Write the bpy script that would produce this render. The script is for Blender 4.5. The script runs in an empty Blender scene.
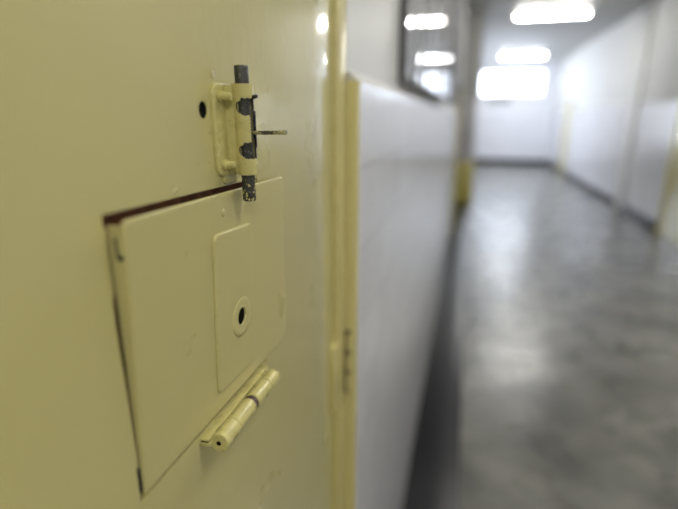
import bpy, bmesh, math, random
from mathutils import Vector, Matrix
random.seed(4)
S = bpy.context.scene
C = S.collection
PI = math.pi

# ------------------------------------------------------------------ materials
def mat(name, base, rough=.5, metal=0., spec=.5, coat=0., bump=None, var=None, rvar=None):
    """bump=(scale, strength, distance[, stretch]) ; var=(other colour, scale, lo, hi[, stretch]) ; rvar=(scale, lo, hi)"""
    m = bpy.data.materials.new(name); m.use_nodes = True
    nt = m.node_tree; N = nt.nodes; L = nt.links
    b = N['Principled BSDF']
    b.inputs['Base Color'].default_value = (*base, 1)
    b.inputs['Roughness'].default_value = rough
    b.inputs['Metallic'].default_value = metal
    b.inputs['Specular IOR Level'].default_value = spec
    b.inputs['Coat Weight'].default_value = coat
    b.inputs['Coat Roughness'].default_value = .08
    tc = N.new('ShaderNodeTexCoord')
    def noise(scale, stretch=(1, 1, 1), detail=4):
        mp = N.new('ShaderNodeMapping'); mp.inputs['Scale'].default_value = stretch
        L.new(tc.outputs['Object'], mp.inputs['Vector'])
        n = N.new('ShaderNodeTexNoise'); n.inputs['Scale'].default_value = scale
        n.inputs['Detail'].default_value = detail
        L.new(mp.outputs['Vector'], n.inputs['Vector'])
        return n
    if var:
        n = noise(var[1], var[4] if len(var) > 4 else (1, 1, 1), 6)
        r = N.new('ShaderNodeMapRange'); r.inputs[1].default_value = var[2]; r.inputs[2].default_value = var[3]
        L.new(n.outputs['Fac'], r.inputs[0])
        mx = N.new('ShaderNodeMix'); mx.data_type = 'RGBA'
        mx.inputs[6].default_value = (*base, 1); mx.inputs[7].default_value = (*var[0], 1)
        L.new(r.outputs[0], mx.inputs[0]); L.new(mx.outputs[2], b.inputs['Base Color'])
    if rvar:
        n = noise(rvar[0])
        r = N.new('ShaderNodeMapRange'); r.inputs[1].default_value = .1; r.inputs[2].default_value = .9
        r.inputs[3].default_value = rvar[1]; r.inputs[4].default_value = rvar[2]
        L.new(n.outputs['Fac'], r.inputs[0]); L.new(r.outputs[0], b.inputs['Roughness'])
    if bump:
        prev = None
        for bp in (bump if isinstance(bump, list) else [bump]):
            n = noise(bp[0], bp[3] if len(bp) > 3 else (1, 1, 1))
            bn = N.new('ShaderNodeBump'); bn.inputs['Strength'].default_value = bp[1]; bn.inputs['Distance'].default_value = bp[2]
            L.new(n.outputs['Fac'], bn.inputs['Height'])
            if prev: L.new(prev.outputs['Normal'], bn.inputs['Normal'])
            prev = bn
        L.new(prev.outputs['Normal'], b.inputs['Normal'])
    return m

def emit(name, col, strength):
    m = bpy.data.materials.new(name); m.use_nodes = True
    b = m.node_tree.nodes['Principled BSDF']
    b.inputs['Base Color'].default_value = (.8, .8, .8, 1)
    b.inputs['Emission Color'].default_value = (*col, 1)
    b.inputs['Emission Strength'].default_value = strength
    return m

def tiles(name, base, grout, tw, th, axis, rough):
    """glazed square tiles with thin grout; axis 'YZ' for side walls, 'XZ' for end walls"""
    m = bpy.data.materials.new(name); m.use_nodes = True
    nt = m.node_tree; N = nt.nodes; L = nt.links; b = N['Principled BSDF']
    tc = N.new('ShaderNodeTexCoord'); sx = N.new('ShaderNodeSeparateXYZ'); cb = N.new('ShaderNodeCombineXYZ')
    L.new(tc.outputs['Object'], sx.inputs[0])
    L.new(sx.outputs['Y' if axis == 'YZ' else 'X'], cb.inputs[0]); L.new(sx.outputs['Z'], cb.inputs[1])
    br = N.new('ShaderNodeTexBrick'); br.offset = 0; br.squash = 1
    br.inputs['Color1'].default_value = (*base, 1)
    br.inputs['Color2'].default_value = (*[c * .93 for c in base], 1)
    br.inputs['Mortar'].default_value = (*grout, 1)
    br.inputs['Scale'].default_value = 1; br.inputs['Mortar Size'].default_value = .0022
    br.inputs['Mortar Smooth'].default_value = .2
    br.inputs['Brick Width'].default_value = tw; br.inputs['Row Height'].default_value = th
    L.new(cb.outputs[0], br.inputs['Vector'])
    L.new(br.outputs['Color'], b.inputs['Base Color'])
    b.inputs['Roughness'].default_value = rough
    bn = N.new('ShaderNodeBump'); bn.inputs['Strength'].default_value = .5; bn.inputs['Distance'].default_value = -.001
    L.new(br.outputs['Fac'], bn.inputs['Height'])
    n = N.new('ShaderNodeTexNoise'); n.inputs['Scale'].default_value = 9
    L.new(tc.outputs['Object'], n.inputs['Vector'])
    b2 = N.new('ShaderNodeBump'); b2.inputs['Strength'].default_value = .15; b2.inputs['Distance'].default_value = .004
    L.new(n.outputs['Fac'], b2.inputs['Height']); L.new(bn.outputs['Normal'], b2.inputs['Normal'])
    L.new(b2.outputs['Normal'], b.inputs['Normal'])
    return m

PAINT = (.510, .462, .190)
M = {}
M['paint'] = mat('cream gloss paint on steel', PAINT, .3, spec=.5, coat=.9, rvar=(14, .24, .36),
                 bump=[(420, .12, .0006), (110, .22, .0012, (1, 1, .45)), (45, .2, .0016), (9, .35, .003)], var=((.52, .470, .197), 5, .1, .9))
M['paint_hatch'] = mat('cream gloss paint on hatch', (.515, .465, .205), .3, spec=.5, rvar=(20, .24, .36),
                 bump=[(500, .10, .0005), (80, .16, .001), (14, .25, .002)], var=((.50, .45, .19), 22, .1, .9))
M['paint_hardware'] = mat('thick brushed cream paint', (.54, .488, .19), .27, spec=.5, rvar=(60, .2, .36),
                 bump=[(700, .18, .0004), (160, .3, .0008)], var=((.45, .40, .165), 110, .56, .74))
M['paint_frame'] = mat('yellow gloss paint on door frame', (.54, .48, .20), .34, spec=.5,
                 bump=[(300, .15, .0008), (40, .2, .002)], var=((.47, .41, .155), 40, .45, .8))
M['tile_end'] = mat('yellow paint over cut tile edge', (.60, .54, .25), .35)
M['paint_pale'] = mat('pale cream paint', (.62, .58, .38), .35)
M['yellow'] = mat('yellow gloss paint', (.62, .55, .16), .3)
M['rust'] = mat('red brown primer and rust', (.26, .105, .055), .7, var=((.14, .055, .03), 90, .4, .7), bump=(250, .4, .001))
M['rust_and_slit'] = mat('dark rust and slit shade', (.05, .028, .024), .6, var=((.10, .05, .035), 300, .4, .7), bump=(500, .4, .0008))  # rust on the pins, also the painted shade of the hinge slit
M['dark'] = mat('near-black for gap shade and slot mark', (.012, .010, .008), .8)  # near-black that puts gap and cell darkness into the colour
M['hole'] = mat('black hole shade', (.003, .003, .003), .8, spec=.05)  # flat black that paints the shade inside holes and the leaf gap
M['rod'] = mat('worn dark steel with paint specks', (.060, .058, .052), .42, metal=.55,
               var=((.26, .25, .19), 210, .60, .68), bump=[(500, .5, .0008), (90, .4, .001)], rvar=(200, .3, .6))
M['steel'] = mat('bare dark steel', (.10, .10, .11), .32, metal=.85, bump=(600, .4, .0005), var=((.03, .03, .03), 300, .45, .6))
M['pin'] = mat('steel pin with paint remains', (.06, .055, .045), .4, metal=.4, var=((.45, .41, .20), 210, .50, .56), bump=(500, .5, .0006))
M['tile'] = tiles('white glazed wall tiles', (.63, .63, .65), (.48, .48, .50), .15, .15, 'YZ', .21)
M['tile_far'] = tiles('white glazed end wall tiles', (.88, .89, .94), (.45, .45, .48), .15, .15, 'XZ', .2)
M['plaster'] = mat('off white plaster', (.60, .60, .585), .45, bump=(40, .1, .002))
M['plaster_r'] = mat('off white plaster right', (.60, .60, .58), .7, bump=(30, .1, .002))
M['ceil'] = mat('white ceiling paint', (.37, .37, .36), .6)
M['floor'] = mat('polished grey concrete', (.088, .088, .078), .3, spec=.6, rvar=(3, .20, .38),
                 var=((.215, .21, .185), 2.6, .38, .66, (1, 1.0, 1)), bump=(5, .12, .004))
M['black'] = mat('black glazed floor border', (.009, .009, .011), .36, spec=.35, bump=(30, .1, .001))
M['tube'] = emit('lit fluorescent tube', (1, .98, .93), 85)
M['tubecool'] = emit('lit fluorescent tube far', (.95, .97, 1), 70)
M['metal_white'] = mat('white enamelled lamp housing', (.8, .8, .78), .4)
M['day'] = emit('daylight beyond the window', (.74, .83, 1), 6)
M['day_fill'] = emit('glow of the added side window', (.80, .86, 1), 4.0)  # added glow that brightens the far end
M['tube_back'] = emit('lit fluorescent tube behind', (1, .98, .92), 105)
M['tube_added'] = emit('lit tube of added lamp', (1, .97, .90), 66)  # tubes of the lamp added to brighten the door
M['frame_dark'] = mat('dark grey window frame', (.10, .10, .105), .4)
M['frame_grey'] = mat('pale grey window bars', (.35, .35, .36), .4)
M['pane'] = mat('glass over pale blind', (.40, .40, .41), .035, spec=.7)
M['greybox'] = mat('grey painted sheet metal', (.62, .62, .60), .45)

# ------------------------------------------------------------------ helpers
def link(name, bm, m, parent=None, smooth=False, loc=(0, 0, 0), autos=None):
    me = bpy.data.meshes.new(name)
    bmesh.ops.recalc_face_normals(bm, faces=bm.faces)
    bm.to_mesh(me); bm.free()
    o = bpy.data.objects.new(name, me); C.objects.link(o)
    for x in (m if isinstance(m, (list, tuple)) else [m]): me.materials.append(x)
    if smooth:
        for p in me.polygons: p.use_smooth = True
        if autos is not None:
            try: me.set_sharp_from_angle(angle=math.radians(autos))
            except Exception: pass
    o.location = loc
    if parent: o.parent = parent
    return o

def tag(o, label=None, cat=None, group=None, kind=None):
    if label: o['label'] = label
    if cat: o['category'] = cat
    if group: o['group'] = group
    if kind: o['kind'] = kind
    return o

def empty(name, loc=(0, 0, 0), rz=0):
    o = bpy.data.objects.new(name, None); C.objects.link(o)
    o.location = loc; o.rotation_euler = (0, 0, rz); o.empty_display_size = .1
    return o

def box(bm, x0, x1, y0, y1, z0, z1, bev=0, seg=2):
    b2 = bmesh.new()
    bmesh.ops.create_cube(b2, size=1)
    for v in b2.verts:
        v.co = Vector((x0 if v.co.x < 0 else x1, y0 if v.co.y < 0 else y1, z0 if v.co.z < 0 else z1))
    if bev: bmesh.ops.bevel(b2, geom=b2.edges[:], offset=bev, segments=seg, affect='EDGES', profile=.5)
    merge(bm, b2)

def merge(bm, b2, mi=0):
    me = bpy.data.meshes.new('tmp'); 
    for f in b2.faces: f.material_index = mi if mi else f.material_index
    b2.to_mesh(me); b2.free(); bm.from_mesh(me); bpy.data.meshes.remove(me)

def cyl(bm, p0, p1, r0, r1=None, seg=32, bev=0, mi=0, wob=0):
    """solid round bar from p0 to p1 with softly rounded ends"""
    p0 = Vector(p0); p1 = Vector(p1); r1 = r0 if r1 is None else r1
    d = p1 - p0; L = d.length; q = d.to_track_quat('Z', 'Y')
    prof = []
    if bev:
        for k in range(4):
            a = k / 3 * PI / 2
            prof.append((bev * (1 - math.sin(a)), r0 - bev + bev * math.sin(a) if k else r0 - bev))
        prof = [(bev - bev * math.sin(a), r0 - bev + bev * math.cos(a)) for a in [PI/2, PI/3, PI/6, 0]]
    else: prof = [(0, r0)]
    n = 8
    for k in range(1, n): prof.append((bev + (L - 2 * bev) * k / n, r0 + (r1 - r0) * k / n))
    if bev: prof += [(L - (bev - bev * math.sin(a)), r1 - bev + bev * math.cos(a)) for a in [0, PI/6, PI/3, PI/2]]
    else: prof.append((L, r1))
    b2 = bmesh.new(); rings = []
    for z, r in prof:
        rr = r * (1 + (random.uniform(-wob, wob) if wob else 0))
        rings.append([b2.verts.new(p0 + q @ Vector((rr * math.cos(t / seg * 2 * PI) , rr * math.sin(t / seg * 2 * PI), z))) for t in range(seg)])
    for a, b in zip(rings, rings[1:]):
        for t in range(seg): b2.faces.new((a[t], a[(t + 1) % seg], b[(t + 1) % seg], b[t]))
    b2.faces.new(rings[0][::-1]); b2.faces.new(rings[-1])
    merge(bm, b2, mi)

def rrect(y0, y1, z0, z1, rads, n=8):
    """rounded rectangle outline in Y,Z; rads = bottom-left, bottom-right, top-right, top-left"""
    pts = []
    for (cy, cz, r, a0) in ((y0, z0, rads[0], PI), (y1, z0, rads[1], 1.5 * PI), (y1, z1, rads[2], 0), (y0, z1, rads[3], .5 * PI)):
        sy = 1 if cy == y0 else -1; sz = 1 if cz == z0 else -1
        for k in range(n + 1):
            a = a0 + k / n * PI / 2
            pts.append((cy + sy * r + r * math.cos(a), cz + sz * r + r * math.sin(a)))
    return pts

def plate(bm, outline, front, back, bev=.001, nb=3, rows=None):
    """plate with rounded front rim; front/back are functions of (y, z) giving X"""
    cy = sum(p[0] for p in outline) / len(outline); cz = sum(p[1] for p in outline) / len(outline)
    b2 = bmesh.new(); rings = []
    n = len(outline)
    def inset(d):
        out = []
        for i in range(n):
            (ya, za), (yb, zb) = outline[i - 1], outline[(i + 1) % n]
            ty, tz = yb - ya, zb - za; l = math.hypot(ty, tz) or 1
            ny, nz = -tz / l, ty / l
            if (cy - outline[i][0]) * ny + (cz - outline[i][1]) * nz < 0: ny, nz = -ny, -nz
            out.append((outline[i][0] + ny * d, outline[i][1] + nz * d))
        return out
    rings.append([b2.verts.new((back(y, z), y, z)) for y, z in outline])
    for k in range(nb + 1):
        a = k / nb * PI / 2
        o = inset(bev * (1 - math.cos(a)))
        rings.append([b2.verts.new((front(y, z) - bev * (1 - math.sin(a)), y, z)) for y, z in o])
    for a, b in zip(rings, rings[1:]):
        for t in range(n): b2.faces.new((a[t], a[(t + 1) % n], b[(t + 1) % n], b[t]))
    # front face filled with concentric rings so it can bow
    last = inset(bev); prev = rings[-1]
    for s in (.97, .8, .6, .4, .2):
        ring = [b2.verts.new((front(cy + (y - cy) * s, cz + (z - cz) * s), cy + (y - cy) * s, cz + (z - cz) * s)) for y, z in last]
        for t in range(n): b2.faces.new((prev[t], prev[(t + 1) % n], ring[(t + 1) % n], ring[t]))
        prev = ring
    c = b2.verts.new((front(cy, cz), cy, cz))
    for t in range(n): b2.faces.new((prev[t], prev[(t + 1) % n], c))
    b2.faces.new(rings[0][::-1])
    merge(bm, b2)

def prism_x(bm, outline, x0, x1):
    b2 = bmesh.new()
    a = [b2.verts.new((x0, y, z)) for y, z in outline]; b = [b2.verts.new((x1, y, z)) for y, z in outline]
    n = len(outline)
    for t in range(n): b2.faces.new((a[t], a[(t + 1) % n], b[(t + 1) % n], b[t]))
    b2.faces.new(a[::-1]); b2.faces.new(b)
    merge(bm, b2)

def cut(o, bm):
    """carve the closed shape bm out of mesh object o and keep the result as plain mesh"""
    me = bpy.data.meshes.new('cutter'); bmesh.ops.recalc_face_normals(bm, faces=bm.faces); bm.to_mesh(me); bm.free()
    c = bpy.data.objects.new('cutter', me); C.objects.link(c)
    md = o.modifiers.new('cut', 'BOOLEAN'); md.object = c; md.operation = 'DIFFERENCE'; md.solver = 'EXACT'
    bpy.context.view_layer.update()
    dg = bpy.context.evaluated_depsgraph_get()
    new = bpy.data.meshes.new_from_object(o.evaluated_get(dg))
    o.modifiers.clear(); old = o.data; o.data = new; nm = old.name
    bpy.data.meshes.remove(old); new.name = nm
    bpy.data.objects.remove(c); bpy.data.meshes.remove(me)

def blob(bm, c, r):
    b2 = bmesh.new(); bmesh.ops.create_uvsphere(b2, u_segments=14, v_segments=8, radius=1)
    for v in b2.verts: v.co = Vector(c) + Vector((v.co.x * r[0], v.co.y * r[1], v.co.z * r[2]))
    merge(bm, b2)

# ------------------------------------------------------------------ room
XL, XT, XR = -.200, -.177, 2.95       # left door/plaster plane, face of left tiles, right wall
YN, YF = -4.2, 19.6                   # near and far end of the corridor
H = 3.65
TZ = 1.79
b = bmesh.new(); box(b, XL, XR, YN, YF, -.1, 0); tag(link('floor', b, M['floor']), kind='structure', label='polished grey mottled concrete corridor floor', cat='floor')
b = bmesh.new(); box(b, XL - .2, XR + .2, YN - .2, YF + .2, H, H + .1); tag(link('ceiling', b, M['ceil']), kind='structure', label='white corridor ceiling with fluorescent lights', cat='ceiling')

# left wall: plaster, then projecting tiled lower cladding past the door frame
wl = None
b = bmesh.new()
DY0, DY1, DZ1 = -.20, .742, 2.12      # door leaf extents
box(b, XL - .25, XL, .812, YF, 0, H)
box(b, XL - .25, XL, YN, DY0 - .06, 0, H)
box(b, XL - .25, XL, DY0 - .06, .812, DZ1 + .07, H)
wl = tag(link('wall_left', b, M['plaster']), kind='structure', label='left corridor wall, pale plaster above glossy white tiles', cat='wall')
b = bmesh.new()
box(b, XL - .004, XT, .806, 7.3, 0, TZ)
box(b, XL - .004, XT, 8.5, YF, 0, TZ)
tl = link('tile_cladding', b, M['tile'], wl)
tag(tl, label='glossy white wall tiles')
b = bmesh.new()                          # sloping mortar ledge on top of the tiles
for ya, yb in ((.806, 7.3), (8.5, YF)):
    v = [b.verts.new(p) for p in ((XL, ya, TZ), (XT, ya, TZ), (XL, ya, TZ + .02), (XL, yb, TZ), (XT, yb, TZ), (XL, yb, TZ + .02))]
    for f in ((0, 1, 2), (3, 5, 4), (1, 4, 5, 2), (0, 3, 4, 1), (0, 2, 5, 3)): b.faces.new([v[i] for i in f])
link('tile_ledge', b, M['plaster'], wl)
b = bmesh.new()                          # painted cut end of the tiles beside the door frame
box(b, XL, XT + .0012, .8015, .8062, 0, TZ + .002, .0008)
link('tile_end_strip', b, M['tile_end'], wl, smooth=True, autos=40)

# right wall
b = bmesh.new(); box(b, XR, XR + .2, YN, YF, 0, H)
wr = tag(link('wall_right', b, M['plaster_r']), kind='structure', label='right corridor wall, pale with yellow edged cell doors', cat='wall')
b = bmesh.new()
for ya, yb in ((YN, 6.75), (8.25, 10.15), (10.65, 16.3), (17.1, YF)):
    box(b, XR - .012, XR, ya, yb, 0, 1.95)
link('tile_cladding', b, M['tile'], wr)
b = bmesh.new()
for ya, yb in ((YN, 6.7), (8.27, 10.15), (10.65, 16.3), (17.1, YF)):
    box(b, XR - .03, XR - .012, ya, yb, 0, .155, .004)
tag(link('baseboard_right', b, M['black'], smooth=True, autos=40), kind='structure', label='black skirting along the right wall', cat='baseboard')
b = bmesh.new(); box(b, XR - .034, XR, 10.15, 10.6, 0, H, .01)
tag(link('trim_1', b, M['plaster_r'], smooth=True, autos=40), kind='structure', label='slim pale pilaster interrupting the right skirting', cat='pilaster')
# cell doors on the right wall
def right_door(k, ya, yb, label, fm='yellow'):
    root = tag(empty('door_%d' % k, (XR, (ya + yb) / 2, 0)), kind='structure', label=label, cat='door')
    w = (yb - ya) / 2
    b = bmesh.new()
    box(b, -.045, .0, -w, -w + .1, 0, 2.2, .004); box(b, -.045, .0, w - .1, w, 0, 2.2, .004)
    box(b, -.045, .0, -w, w, 2.1, 2.2, .004)
    link('door_frame', b, M[fm], root, smooth=True, autos=40)
    b = bmesh.new(); box(b, -.025, .0, -w + .1, w - .1, .01, 2.1)
    link('door_leaf', b, M['paint'], root)
    b = bmesh.new(); cyl(b, (-.075, -w + .2, 1.05), (-.025, -w + .2, 1.05), .008); cyl(b, (-.075, -w + .2, 1.05), (-.075, -w + .32, 1.05), .008)
    link('door_handle', b, M['steel'], root, smooth=True, autos=40)
right_door(3, 6.75, 8.25, 'cell door with yellow frame at the right picture edge')
right_door(4, 16.3, 17.1, 'narrow pale framed door on the right near the far end', 'paint_pale')

# far and near walls
b = bmesh.new(); box(b, XL - .2, XR + .2, YF, YF + .15, 0, 2.5); box(b, XL - .2, XR + .2, YF, YF + .15, 3.35, H)
box(b, XL - .2, .30, YF, YF + .15, 2.5, 3.35); box(b, 2.5, XR + .2, YF, YF + .15, 2.5, 3.35)
wf = tag(link('wall_far', b, M['tile_far']), kind='structure', label='bright white wall closing the far end of the corridor', cat='wall')
b = bmesh.new(); box(b, XL + .02, XR - .03, YF - .02, YF, 0, .2, .004)
tag(link('baseboard_far', b, M['black'], smooth=True, autos=40), kind='structure', label='black skirting across the far end wall', cat='baseboard')
b = bmesh.new(); box(b, XL - .2, XR + .2, YN - .15, YN, 0, H)
tag(link('wall_near', b, M['plaster']), kind='structure', label='pale wall behind the viewpoint', cat='wall')

# far window, high in the end wall
w3 = tag(empty('window_3', (1.4, YF, 2.5)), kind='structure', label='bright high window in the far end wall', cat='window')
b = bmesh.new()
for x0, x1, z0, z1 in ((-1.1, 1.1, 0, .05), (-1.1, 1.1, .80, .85), (-1.1, -1.05, .05, .80), (1.05, 1.1, .05, .80), (-.38, -.34, .05, .80), (.34, .38, .05, .80)):
    box(b, x0, x1, -.03, .09, z0, z1, .004)
link('window_frame', b, M['metal_white'], w3, smooth=True, autos=40)
b = bmesh.new(); box(b, -1.1, 1.1, .10, .12, 0, .85)
tag(link('pane', b, M['day'], w3), label='glowing panes added to brighten the far end')

r_ = empty('wall_box', (1.0, YF, 2.22)); tag(r_, 'small grey box mounted under the bright far window', 'wall box')
b = bmesh.new(); box(b, -.42, .42, -.12, 0, 0, .26, .01); link('box_body', b, M['greybox'], r_, smooth=True, autos=40)
b = bmesh.new(); box(b, -.38, .38, -.13, -.12, .03, .23, .003); link('box_cover', b, M['frame_grey'], r_, smooth=True, autos=40)
# unseen side window added beyond the pilaster to brighten the far end
w4 = tag(empty('window_4', (XL, 12.6, .9)), kind='structure', label='unseen window added behind the left pilaster to brighten the far end', cat='window')
b = bmesh.new()
for y0, y1, z0_, z1_ in ((0, 5, 0, .07), (0, 5, 1.93, 2.0), (0, .07, .07, 1.93), (4.93, 5, .07, 1.93), (1.63, 1.69, .07, 1.93), (3.3, 3.36, .07, 1.93)):
    box(b, .0, .05, y0, y1, z0_, z1_, .004)
link('window_frame', b, M['metal_white'], w4, smooth=True, autos=40)
b = bmesh.new(); box(b, .026, .032, .03, 4.97, .03, 1.97)
tag(link('pane', b, M['day_fill'], w4), label='glowing panes added to brighten the far end')

# black floor border along the left wall and across the recess
b = bmesh.new(); box(b, XL, .073, .0 - 4.2, YF, 0, .004, .001)
tag(link('trim_2', b, M['black'], smooth=True, autos=40), kind='structure', label='black border strip on the floor along the left wall', cat='floor border')

# neighbouring cell door frame on the left wall
root = tag(empty('door_2', (XT, 7.9, 0)), kind='structure', label='next cell door along the left wall, yellow painted frame', cat='door')
b = bmesh.new()
box(b, -.023, .03, -.6, -.5, 0, 2.15, .004); box(b, -.023, .03, .5, .6, 0, 2.15, .004); box(b, -.023, .03, -.6, .6, 2.05, 2.15, .004)
link('door_frame', b, M['paint_pale'], root, smooth=True, autos=40)
b = bmesh.new(); box(b, -.023, .01, -.5, .5, .01, 2.05); link('door_leaf', b, M['paint'], root)
b = bmesh.new(); cyl(b, (.01, -.4, 1.05), (.05, -.4, 1.05), .008); cyl(b, (.05, -.4, 1.05), (.05, -.28, 1.05), .008)
link('door_handle', b, M['steel'], root, smooth=True, autos=40)

# pilaster with yellow painted foot, grey cable duct above
b = bmesh.new(); box(b, XT, .12, 10.3, 10.65, .86, 2.15, .006)
pl = tag(link('trim_3', b, M['tile'], smooth=True, autos=40), kind='structure', label='white pilaster with a yellow painted foot on the left', cat='pilaster')
b = bmesh.new(); box(b, XT, .15, 10.27, 10.68, .0, .86, .008); link('painted_foot', b, M['yellow'], pl, smooth=True, autos=40)
b = bmesh.new(); box(b, -.17, .17, -.18, .20, 0, 1.5, .01)
r_ = empty('cable_duct', (-.03, 10.45, 2.15)); tag(r_, 'grey sheet metal duct rising above the left pilaster', 'duct')
link('duct_body', b, M['greybox'], r_, smooth=True, autos=40)
b = bmesh.new(); box(b, -.14, .14, -.188, -.178, .1, 1.3, .003); link('duct_cover', b, M['greybox'], r_, smooth=True, autos=40)

# windows on the left wall (framed glazing standing slightly off the plaster)
def left_window(k, y0, y1, z0, z1, tilt, label):
    root = tag(empty('window_%d' % k, (XL, y0, z0), -tilt), kind='structure', label=label, cat='window')
    L_, h_ = y1 - y0, z1 - z0
    b = bmesh.new(); t = .022
    box(b, 0, .022, 0, L_, 0, t, .003); box(b, 0, .022, 0, L_, h_ - t, h_, .003)
    box(b, 0, .022, 0, t, t, h_ - t, .003); box(b, 0, .022, L_ - t, L_, t, h_ - t, .003)
    link('window_frame', b, M['frame_dark'], root, smooth=True, autos=40)
    b = bmesh.new()
    box(b, .002, .014, L_ / 2 - .015, L_ / 2 + .015, t, h_ - t, .003)
    link('glazing_bar', b, M['frame_grey'], root, smooth=True, autos=40)
    for i in range(1, 9):
        if i == 4: continue
        b = bmesh.new(); yy = L_ * i / 8.5; box(b, .0085, .0165, yy - .006, yy + .006, t, h_ - t, .002)
        link('bar', b, M['frame_grey'], root, smooth=True, autos=40)
    b = bmesh.new(); box(b, .001, .009, t * .5, L_ - t * .5, t * .5, h_ - t * .5)
    tag(link('pane', b, M['pane'], root), label='shiny glass pane reflecting the ceiling lights')
left_window(1, 1.40, 3.55, 1.825, 3.0, math.radians(1.4), 'dark framed window high on the left wall reflecting lamps')
left_window(2, 4.3, 6.4, 1.86, 3.0, math.radians(.6), 'second framed window further along the left wall')

# ------------------------------------------------------------------ ceiling lights
def lamp(y, label, x=1.35, tube='tube'):
    root = empty('ceiling_light', (x, y, H)); tag(root, label, 'ceiling light', 'fluorescent ceiling lights across the corridor')
    b = bmesh.new(); box(b, -.68, .68, -.09, .09, -.05, 0, .006); link('lamp_housing', b, M['metal_white'], root, smooth=True, autos=40)
    for s in (-1, 1):
        b = bmesh.new(); cyl(b, (-.62, s * .045, -.075), (.62, s * .045, -.075), .018, seg=16, bev=.004)
        link('fluorescent_tube', b, M[tube], root, smooth=True, autos=40)
    for s in (-1, 1):
        b = bmesh.new(); box(b, s * .64 - .02, s * .64 + .02, -.075, .075, -.10, -.05, .004)
        link('lamp_holder', b, M['metal_white'], root, smooth=True, autos=40)
lamp(10.6, 'larger and nearer of the two glowing ceiling lights in view')
lamp(17.1, 'smaller glowing ceiling light further down the corridor', x=1.47, tube='tubecool')
lamp(4.1, 'ceiling light nearest the hatch, just above the picture')
lamp(.9, 'unseen ceiling light added above the cell door to brighten it', tube='tube_added')  # extra lamp out of view, added to brighten the door
lamp(-2.4, 'ceiling light behind the viewpoint', tube='tube_back')

# ------------------------------------------------------------------ the door in front
XB = -.2090
opening = [(.2268, 1.4795), (.2268, 1.505), (.2289, 1.508), (.2278, 1.56), (.2263, 1.605), (.2263, 1.628), (.2291, 1.634), (.2284, 1.6725), (.2266, 1.6738), (.2268, 1.6808), (.442, 1.6768), (.4445, 1.4738)]
b = bmesh.new(); 
prof = [(XL, DY0 + .001), (XL - .001, DY0), (XL - .045, DY0), (XL - .045, DY1)]
prof += [(XL - .5 * max(0, y - .625) ** 2 - (.0010 if y > .7405 else 0), y) for y in (DY1, .7405, .734, .726, .718, .71, .70, .69, .68, .67, .66, .65, .64, .625)]
v0 = [b.verts.new((x, y, .012)) for x, y in prof]; v1 = [b.verts.new((x, y, DZ1)) for x, y in prof]
for t in range(len(prof)): b.faces.new((v0[t], v0[(t + 1) % len(prof)], v1[(t + 1) % len(prof)], v1[t]))
b.faces.new(v0[::-1]); b.faces.new(v1)
door = link('door_1', b, M['paint'])
tag(door, 'cream painted steel cell door with bolted inspection hatch', 'door', kind='structure')
b = bmesh.new(); prism_x(b, opening, XL - .03, XL + .01); cut(door, b)
b = bmesh.new(); cyl(b, (XL - .03, .3483, 1.7402), (XL + .01, .3483, 1.7402), .0066, seg=40); cut(door, b)
door.data.materials.clear(); door.data.materials.append(M['paint'])
for p_ in door.data.polygons: p_.use_smooth = True
door.data.set_sharp_from_angle(angle=math.radians(20))
b = bmesh.new(); prism_x(b, [(y, z) for y, z in ((.225, 1.471), (.225, 1.683), (.447, 1.679), (.447, 1.471))], XB - .006, XB + .0005)
tag(link('opening_backing', b, M['rust'], door), label='red brown primed steel seen through the gap')
b = bmesh.new(); cyl(b, (XL - .0295, .3483, 1.7402), (XL - .0012, .3483, 1.7402), .0065, seg=32)  # black plug just under the surface stands in for the hole's shade
tag(link('keyhole', b, M['hole'], door, smooth=True, autos=40), label='small black hole left of the bolt')
b = bmesh.new()
for y, z, r in ((.366, 1.7672, .0034), (.3005, 1.6835, .0020), (.3035, 1.6850, .0013), (.352, 1.700, .0014), (.3555, 1.723, .0012), (.357, 1.7225, .001), (.335, 1.700, .001)):
    blob(b, (XL, y, z), (.0007, r, r))
link('paint_run', b, M['paint'], door, smooth=True)

# hatch leaf: bottom hung, its top left corner sprung outward
HY0, HY1, HZ0, HZ1 = .2305, .503, 1.4835, 1.6775
def front(y, z):
    u = (y - HY0) / (HY1 - HY0); v = (z - HZ0) / (HZ1 - HZ0)
    tl, tr, bl, br = .0118, .0040, .0012, .0016
    return XL + (tl * (1 - u) + tr * u) * v + (bl * (1 - u) + br * u) * (1 - v)
ol = rrect(HY0, HY1, HZ0, HZ1, (.002, .022, .007, .004))
ol = [(y, z - .0055 * (y - HY0) / (HY1 - HY0)) for y, z in ol]
b = bmesh.new(); plate(b, ol, front, lambda y, z: front(y, z) - (.0026 if y < .46 else .0016), .0013)
hatch = link('hatch', b, M['paint_hatch'], door, smooth=True, autos=50)
tag(hatch, label='rectangular cream inspection flap with a peephole, slightly ajar at top left')
b = bmesh.new()                            # folded left side of the flap, reaching back into the opening
o2 = [(HY0 + .0002, HZ0 + .001), (HY0 + .0002, 1.6737), (HY0 + .0028, 1.6737), (HY0 + .0028, HZ0 + .001)]
b2 = bmesh.new()
a_ = [b2.verts.new((XL - .0008, y, z)) for y, z in o2]; c_ = [b2.verts.new((front(y, z) - .0011, y, z)) for y, z in o2]
for t in range(4): b2.faces.new((a_[t], a_[(t + 1) % 4], c_[(t + 1) % 4], c_[t]))
b2.faces.new(a_[::-1]); b2.faces.new(c_); merge(b, b2)
link('side_flange', b, M['paint_hatch'], hatch)
b = bmesh.new()                            # black spot and dark slot on the fold
blob(b, (front(HY0, 1.658) - .0045, HY0, 1.6545), (.0022, .0010, .0020))
box(b, front(HY0, 1.66) - .0075, front(HY0, 1.66) - .0060, HY0 - .0004, HY0 + .001, 1.655, 1.667, .0003)
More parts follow.
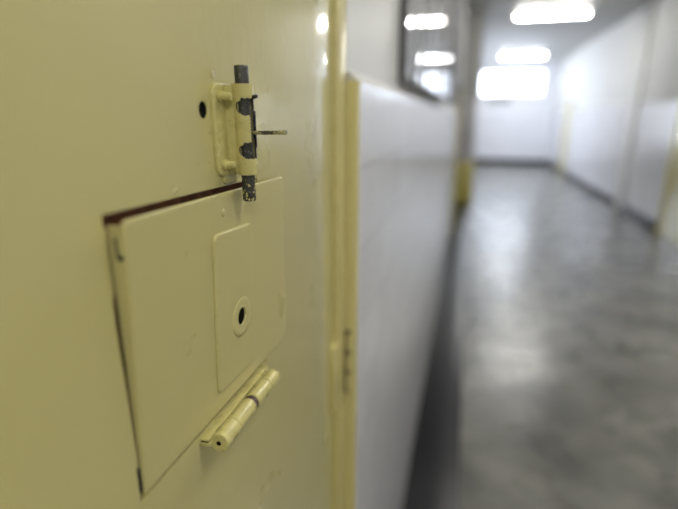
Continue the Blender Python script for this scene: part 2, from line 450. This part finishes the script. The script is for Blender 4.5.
tag(link('slot_mark', b, M['dark'], hatch, smooth=True, autos=40), label='dark slot in the folded edge')
# near-black strip painting the shade at the lower end of the side gap
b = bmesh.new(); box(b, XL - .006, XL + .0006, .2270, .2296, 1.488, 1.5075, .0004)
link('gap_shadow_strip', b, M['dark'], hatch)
# raised plate carrying the peephole
PY0, PY1, PZ0, PZ1 = .3330, .4075, 1.5000, 1.6440
ol = rrect(PY0, PY1, PZ0, PZ1, (.005, .006, .006, .007))
ol = [(y, z - .004 * (y - PY0) / (PY1 - PY0)) for y, z in ol]
HC = (.3790, 1.5560)
def dish(y, z): return math.hypot(y - HC[0], z - HC[1])
b = bmesh.new(); plate(b, ol, lambda y, z: front(y, z) + .0026, lambda y, z: front(y, z) - .0004, .0018, 4)
pp = link('raised_plate', b, M['paint_hatch'], hatch, smooth=True, autos=60)
b = bmesh.new(); cyl(b, (XL - .02, HC[0], HC[1]), (XL + .03, HC[0], HC[1]), .0083, seg=40); cut(pp, b)
b = bmesh.new(); cyl(b, (XL - .02, HC[0], HC[1]), (XL + .03, HC[0], HC[1]), .0083, seg=40); cut(hatch, b)
for o_ in (pp, hatch):
    o_.data.materials.clear(); o_.data.materials.append(M['paint_hatch'])
    for p in o_.data.polygons: p.use_smooth = True
    o_.data.set_sharp_from_angle(angle=math.radians(35))
# eyelet: shallow raised ring around the hole
b = bmesh.new(); b2 = bmesh.new(); rings = []
x0 = front(*HC) + .0024
for r, hgt in ((.0195, 0), (.0190, .0005), (.0170, .0011), (.0140, .0012), (.0110, .0008), (.0104, .0008), (.0094, .0013), (.0087, .0013), (.0083, .0008), (.0082, -.0008)):
    rings.append([b2.verts.new((x0 + hgt, HC[0] + r * math.cos(t / 48 * 2 * PI), HC[1] + r * math.sin(t / 48 * 2 * PI))) for t in range(48)])
for a, c in zip(rings, rings[1:]):
    for t in range(48): b2.faces.new((a[t], a[(t + 1) % 48], c[(t + 1) % 48], c[t]))
merge(b, b2)
tag(link('peephole_ring', b, M['paint_hatch'], hatch, smooth=True), label='shallow ring around the peephole')
b = bmesh.new(); cyl(b, (XL - .006, HC[0], HC[1]), (x0 - .0009, HC[0], HC[1]), .00825, seg=32)  # black plug paints the dark depth of the peephole
tag(link('peephole', b, M['hole'], hatch, smooth=True, autos=40), label='black peephole')
b = bmesh.new()
for y, z, r in ((.355, 1.6585, .0034), (.402, 1.6385, .0016), (.345, 1.6365, .0012)):
    blob(b, (front(y, z) + (.0026 if y > .4 else 0), y, z), (.0009, r, r))
link('paint_run', b, M['paint_hatch'], hatch, smooth=True)

# hinge under the hatch
HX, HZ = -.1855, 1.4710
b = bmesh.new()
box(b, XL - .001, HX - .0065, .3035, .431, 1.4738, 1.4762, .0006)
hh = link('hatch_hinge', b, M['paint_hardware'], door, smooth=True, autos=40)
tag(hh, label='thick painted barrel hinge below the hatch')
b = bmesh.new(); box(b, XL - .001, HX - .0055, .3035, .431, 1.4690, 1.4724, .0006)
link('lower_leaf', b, M['paint_hardware'], hh, smooth=True, autos=40)
b = bmesh.new(); box(b, XL + .0005, XL + .0070, .3042, .430, 1.4722, 1.4740)  # solid black strip draws the shade between the two leaves
link('leaf_gap_shade', b, M['hole'], hh)
tz = lambda y: HZ - .004 * (y - .308) / .122
for i, (ya, yb, r) in enumerate(((.3080, .3330, .0087), (.3334, .3675, .0084), (.3735, .4055, .0083), (.4059, .4290, .0081))):
    b = bmesh.new(); cyl(b, (HX, ya, tz(ya)), (HX, yb, tz(yb)), r, r * .985, seg=36, bev=.0012, wob=.006)
    k = link('knuckle', b, M['paint_hardware'], hh, smooth=True, autos=50)
b = bmesh.new(); cyl(b, (HX, .3100, tz(.31)), (HX, .4285, tz(.4285)), .0074, seg=28)
tag(link('hinge_pin', b, M['rust_and_slit'], hh, smooth=True, autos=50), label='rusty pin showing between the knuckles')
b = bmesh.new(); cyl(b, (HX, .3076, tz(.308) - .0004), (HX, .3085, tz(.308) - .0004), .0021, seg=16)
link('pin_hole', b, M['hole'], hh)

# slide bolt above the hatch
AX = -.1835; BZ = 1.724; BY = .3862; TL_ = .034
ty = lambda z: BY + (BZ - z) * TL_
b = bmesh.new()
ol = rrect(.3600, .4030, 1.6865, 1.7615, (.010, .006, .006, .009))
ol = [(y + (BZ - z) * TL_, z) for y, z in ol]
plate(b, ol, lambda y, z: XL + .0032, lambda y, z: XL - .0005, .0016, 4)
ol = rrect(.3715, .3975, 1.6795, 1.6930, (.005, .003, .003, .003))
plate(b, ol, lambda y, z: XL + .0022, lambda y, z: XL - .0005, .0012, 3)
bolt = link('slide_bolt', b, M['paint_hardware'], door, smooth=True, autos=60)
tag(bolt, label='cream painted slide bolt with dark steel rod above the hatch')
# saddle web carrying the barrel
b = bmesh.new()
b2 = bmesh.new()
def web(z0, z1, w0, w1):
    vs = []
    for z in (z0, z1):
        c = ty(z)
        for x, y in ((XL + .002, c - w0), (AX - .001, c - w1), (AX - .001, c + w1), (XL + .002, c + w0)):
            vs.append(b2.verts.new((x, y, z)))
    for f in ((0, 1, 2, 3), (7, 6, 5, 4), (0, 4, 5, 1), (1, 5, 6, 2), (2, 6, 7, 3), (3, 7, 4, 0)): b2.faces.new([vs[i] for i in f])
web(1.6885, 1.7600, .0078, .0058)
b_w = b2; bmesh.ops.bevel(b_w, geom=b_w.edges[:], offset=.0012, segments=2, affect='EDGES')
merge(b, b_w)
link('saddle', b, M['paint_hardware'], bolt, smooth=True, autos=60)
# slotted barrel: angle measured from the side towards the viewer, towards the corridor
R_ = .0088; seg = 96; z0, z1 = 1.6868, 1.7612; nz = 124
dcam = Vector((.43, -.903)); drt = Vector((.903, .43))
def solid(phi, z):
    p = phi
    j = .0006 * math.sin(z * 2400) + .0004 * math.sin(z * 5100 + 1)
    zz = z + .0004 * math.sin(phi * .21)
    if 35 + j * 6000 < p < 104 and 1.7015 < zz < 1.7495: return False
    # hooked side pockets with round ends
    for zc, hgt, pend in ((1.7428, .0066, -14), (1.7075, .0064, -12)):
        if abs(zz - zc) < hgt and pend <= p < 104: return False
        if (zz - zc) ** 2 + (math.radians(p - pend) * R_) ** 2 < hgt ** 2 * (.55 if p < pend else 1) and p < pend: return False
    return True
b2 = bmesh.new(); grid = {}
for i in range(nz + 1):
    z = z0 + (z1 - z0) * i / nz
    for t in range(seg):
        phi = t / seg * 2 * PI
        d = dcam * math.cos(phi) + drt * math.sin(phi)
        grid[i, t] = b2.verts.new((AX + d.x * R_, ty(z) + d.y * R_, z))
for i in range(nz):
    z = z0 + (z1 - z0) * (i + .5) / nz
    for t in range(seg):
        p = (t + .5) / seg * 360
        if p > 180: p -= 360
        if solid(p, z): b2.faces.new((grid[i, t], grid[i, (t + 1) % seg], grid[i + 1, (t + 1) % seg], grid[i + 1, t]))
bmesh.ops.delete(b2, geom=[v for v in b2.verts if not v.link_faces], context='VERTS')
bb = [v for v in b2.verts if v.is_boundary]
bmesh.ops.smooth_vert(b2, verts=bb, factor=.5, use_axis_x=True, use_axis_y=True, use_axis_z=True)
bmesh.ops.smooth_vert(b2, verts=bb, factor=.5, use_axis_x=True, use_axis_y=True, use_axis_z=True)
barrel = link('barrel', b2, [M['paint_hardware'], M['steel']], bolt, smooth=True)
sm = barrel.modifiers.new('thickness', 'SOLIDIFY'); sm.thickness = .0015; sm.offset = -1; sm.material_offset_rim = 1; sm.use_even_offset = True
tag(barrel, label='slotted barrel guiding the rod')
# rod
b = bmesh.new(); cyl(b, (AX, ty(1.6640), 1.6640), (AX, ty(1.7755), 1.7755), .0058, seg=40, bev=.0008, wob=.012)
rod = link('bolt_rod', b, M['rod'], bolt, smooth=True, autos=50); tag(rod, label='dark worn steel rod')
b = bmesh.new()
zc = 0
for i in range(34):
    zz = 1.6650 + .020 * random.random() ** 1.7; ph = math.radians(random.uniform(-60, 85))
    d = dcam * math.cos(ph) + drt * math.sin(ph); rr = random.uniform(.0004, .0011)
    blob(b, (AX + d.x * .0057, ty(zz) + d.y * .0057, zz), (rr * .7, rr * .7, rr * random.uniform(.7, 1.8)))
tag(link('paint_speck', b, M['paint_hardware'], bolt, smooth=True), label='cream paint splashes on the rod tip', kind='stuff')
b = bmesh.new()
b_ = AX + .0045; zc = 1.7222
cyl(b, (b_, ty(zc), zc), (-.1462, ty(zc) + .0006, zc + .0004), .0017, .0016, seg=16, bev=.0005, wob=.08)
tag(link('bolt_handle', b, M['pin'], bolt, smooth=True, autos=50), label='thin pin handle sticking out')
b = bmesh.new(); cyl(b, (AX + .0052, ty(1.7500), 1.7505), (AX + .0115, ty(1.75), 1.7512), .0016, seg=12, bev=.0005)
blob(b, (AX + .0118, ty(1.75), 1.7514), (.0016, .0018, .0016))
link('stop_pin', b, M['steel'], bolt, smooth=True, autos=50)
b = bmesh.new(); box(b, AX + .0070, AX + .0086, ty(1.72) + .0026, ty(1.72) + .0042, 1.7095, 1.7400, .0005)
link('keeper_strip', b, M['steel'], bolt, smooth=True, autos=50)
# screws: hex nut at the plate, shank pointing out
for y, z in ((.3690, 1.7510), (.3700, 1.6965)):
    b = bmesh.new()
    b2 = bmesh.new()
    bmesh.ops.create_cone(b2, cap_ends=True, segments=6, radius1=.0052, radius2=.0048, depth=.0045)
    bmesh.ops.bevel(b2, geom=b2.edges[:], offset=.0008, segments=2, affect='EDGES')
    bmesh.ops.transform(b2, matrix=Matrix.Translation((XL + .005, y, z)) @ Matrix.Rotation(PI / 2, 4, 'Y'), verts=b2.verts)
    merge(b, b2)
    cyl(b, (XL + .003, y, z), (XL + .0135, y + .0003, z), .0034, .0030, seg=24, bev=.0010)
    link('screw', b, M['paint_hardware'], bolt, smooth=True, autos=40)

# door hinge at the frame
b = bmesh.new(); box(b, XL - .008, XL + .0030, .716, .795, 1.2270, 1.3520, .001)
dh = link('door_hinge', b, M['paint_frame'], door, smooth=True, autos=40)
b = bmesh.new()
for k in range(3):
    cyl(b, (XL + .0075, .7965, 1.231 + k * .0415), (XL + .0075, .7965, 1.264 + k * .0415), .0068, seg=24, bev=.0015)
link('hinge_barrel', b, M['paint_frame'], dh, smooth=True, autos=50)
b = bmesh.new(); cyl(b, (XL + .0075, .7965, 1.228), (XL + .0075, .7965, 1.352), .0060, seg=20)
link('hinge_pin', b, M['rust_and_slit'], dh, smooth=True, autos=50)

b = bmesh.new(); box(b, XL + .0066, XL + .0088, .7886, .7905, 1.230, 1.350, .0004)  # solid dark strip draws the shaded slit beside the barrel
link('hinge_slit_shade', b, M['rust_and_slit'], dh)

# door frame around the leaf
b = bmesh.new()
box(b, XL - .06, XL + .0022, .7445, .8020, 0, DZ1 + .07, .0015)
box(b, XL - .06, XL + .0022, DY0 - .06, DY0 - .003, 0, DZ1 + .07, .0015)
box(b, XL - .06, XL + .0022, DY0 - .003, .7445, DZ1 + .003, DZ1 + .07, .0015)
tag(link('trim_4', b, M['paint_frame'], smooth=True, autos=40), kind='structure', label='yellow painted steel frame around the cell door', cat='door frame')
# near-black slab painting the darkness of the cell behind the door
b = bmesh.new(); box(b, XL - .10, XL - .062, DY0 - .06, .802, 0, DZ1 + .07)
tag(link('trim_5', b, M['dark']), kind='structure', label='near-black slab standing for the dark cell behind the door', cat='door frame')

# ------------------------------------------------------------------ world, camera
W = bpy.data.worlds.new('World'); S.world = W; W.use_nodes = True
W.node_tree.nodes['Background'].inputs[0].default_value = (.6, .65, .7, 1)
W.node_tree.nodes['Background'].inputs[1].default_value = .3

F = 480.0
cam = bpy.data.cameras.new('camera'); co = bpy.data.objects.new('camera', cam); C.objects.link(co)
cam.sensor_width = 36; cam.lens = 36 * F / 678
p = math.atan(137.5 / F); yaw = math.atan(131 / (F * math.cos(p) + 137.5 * math.sin(p)))
co.location = (0, 0, 1.735)
co.rotation_euler = (PI / 2 - p, 0, yaw)
cam.clip_start = .01
cam.dof.use_dof = True; cam.dof.focus_distance = .425; cam.dof.aperture_fstop = 2.0
S.camera = co

S.view_settings.view_transform = 'Standard'; S.view_settings.look = 'None'
S.view_settings.gamma = 1; S.view_settings.use_curve_mapping = False
S.view_settings.exposure = .45
S.cycles.max_bounces = 10; S.cycles.diffuse_bounces = 6; S.cycles.glossy_bounces = 5
S.cycles.caustics_reflective = False; S.cycles.sample_clamp_indirect = 6
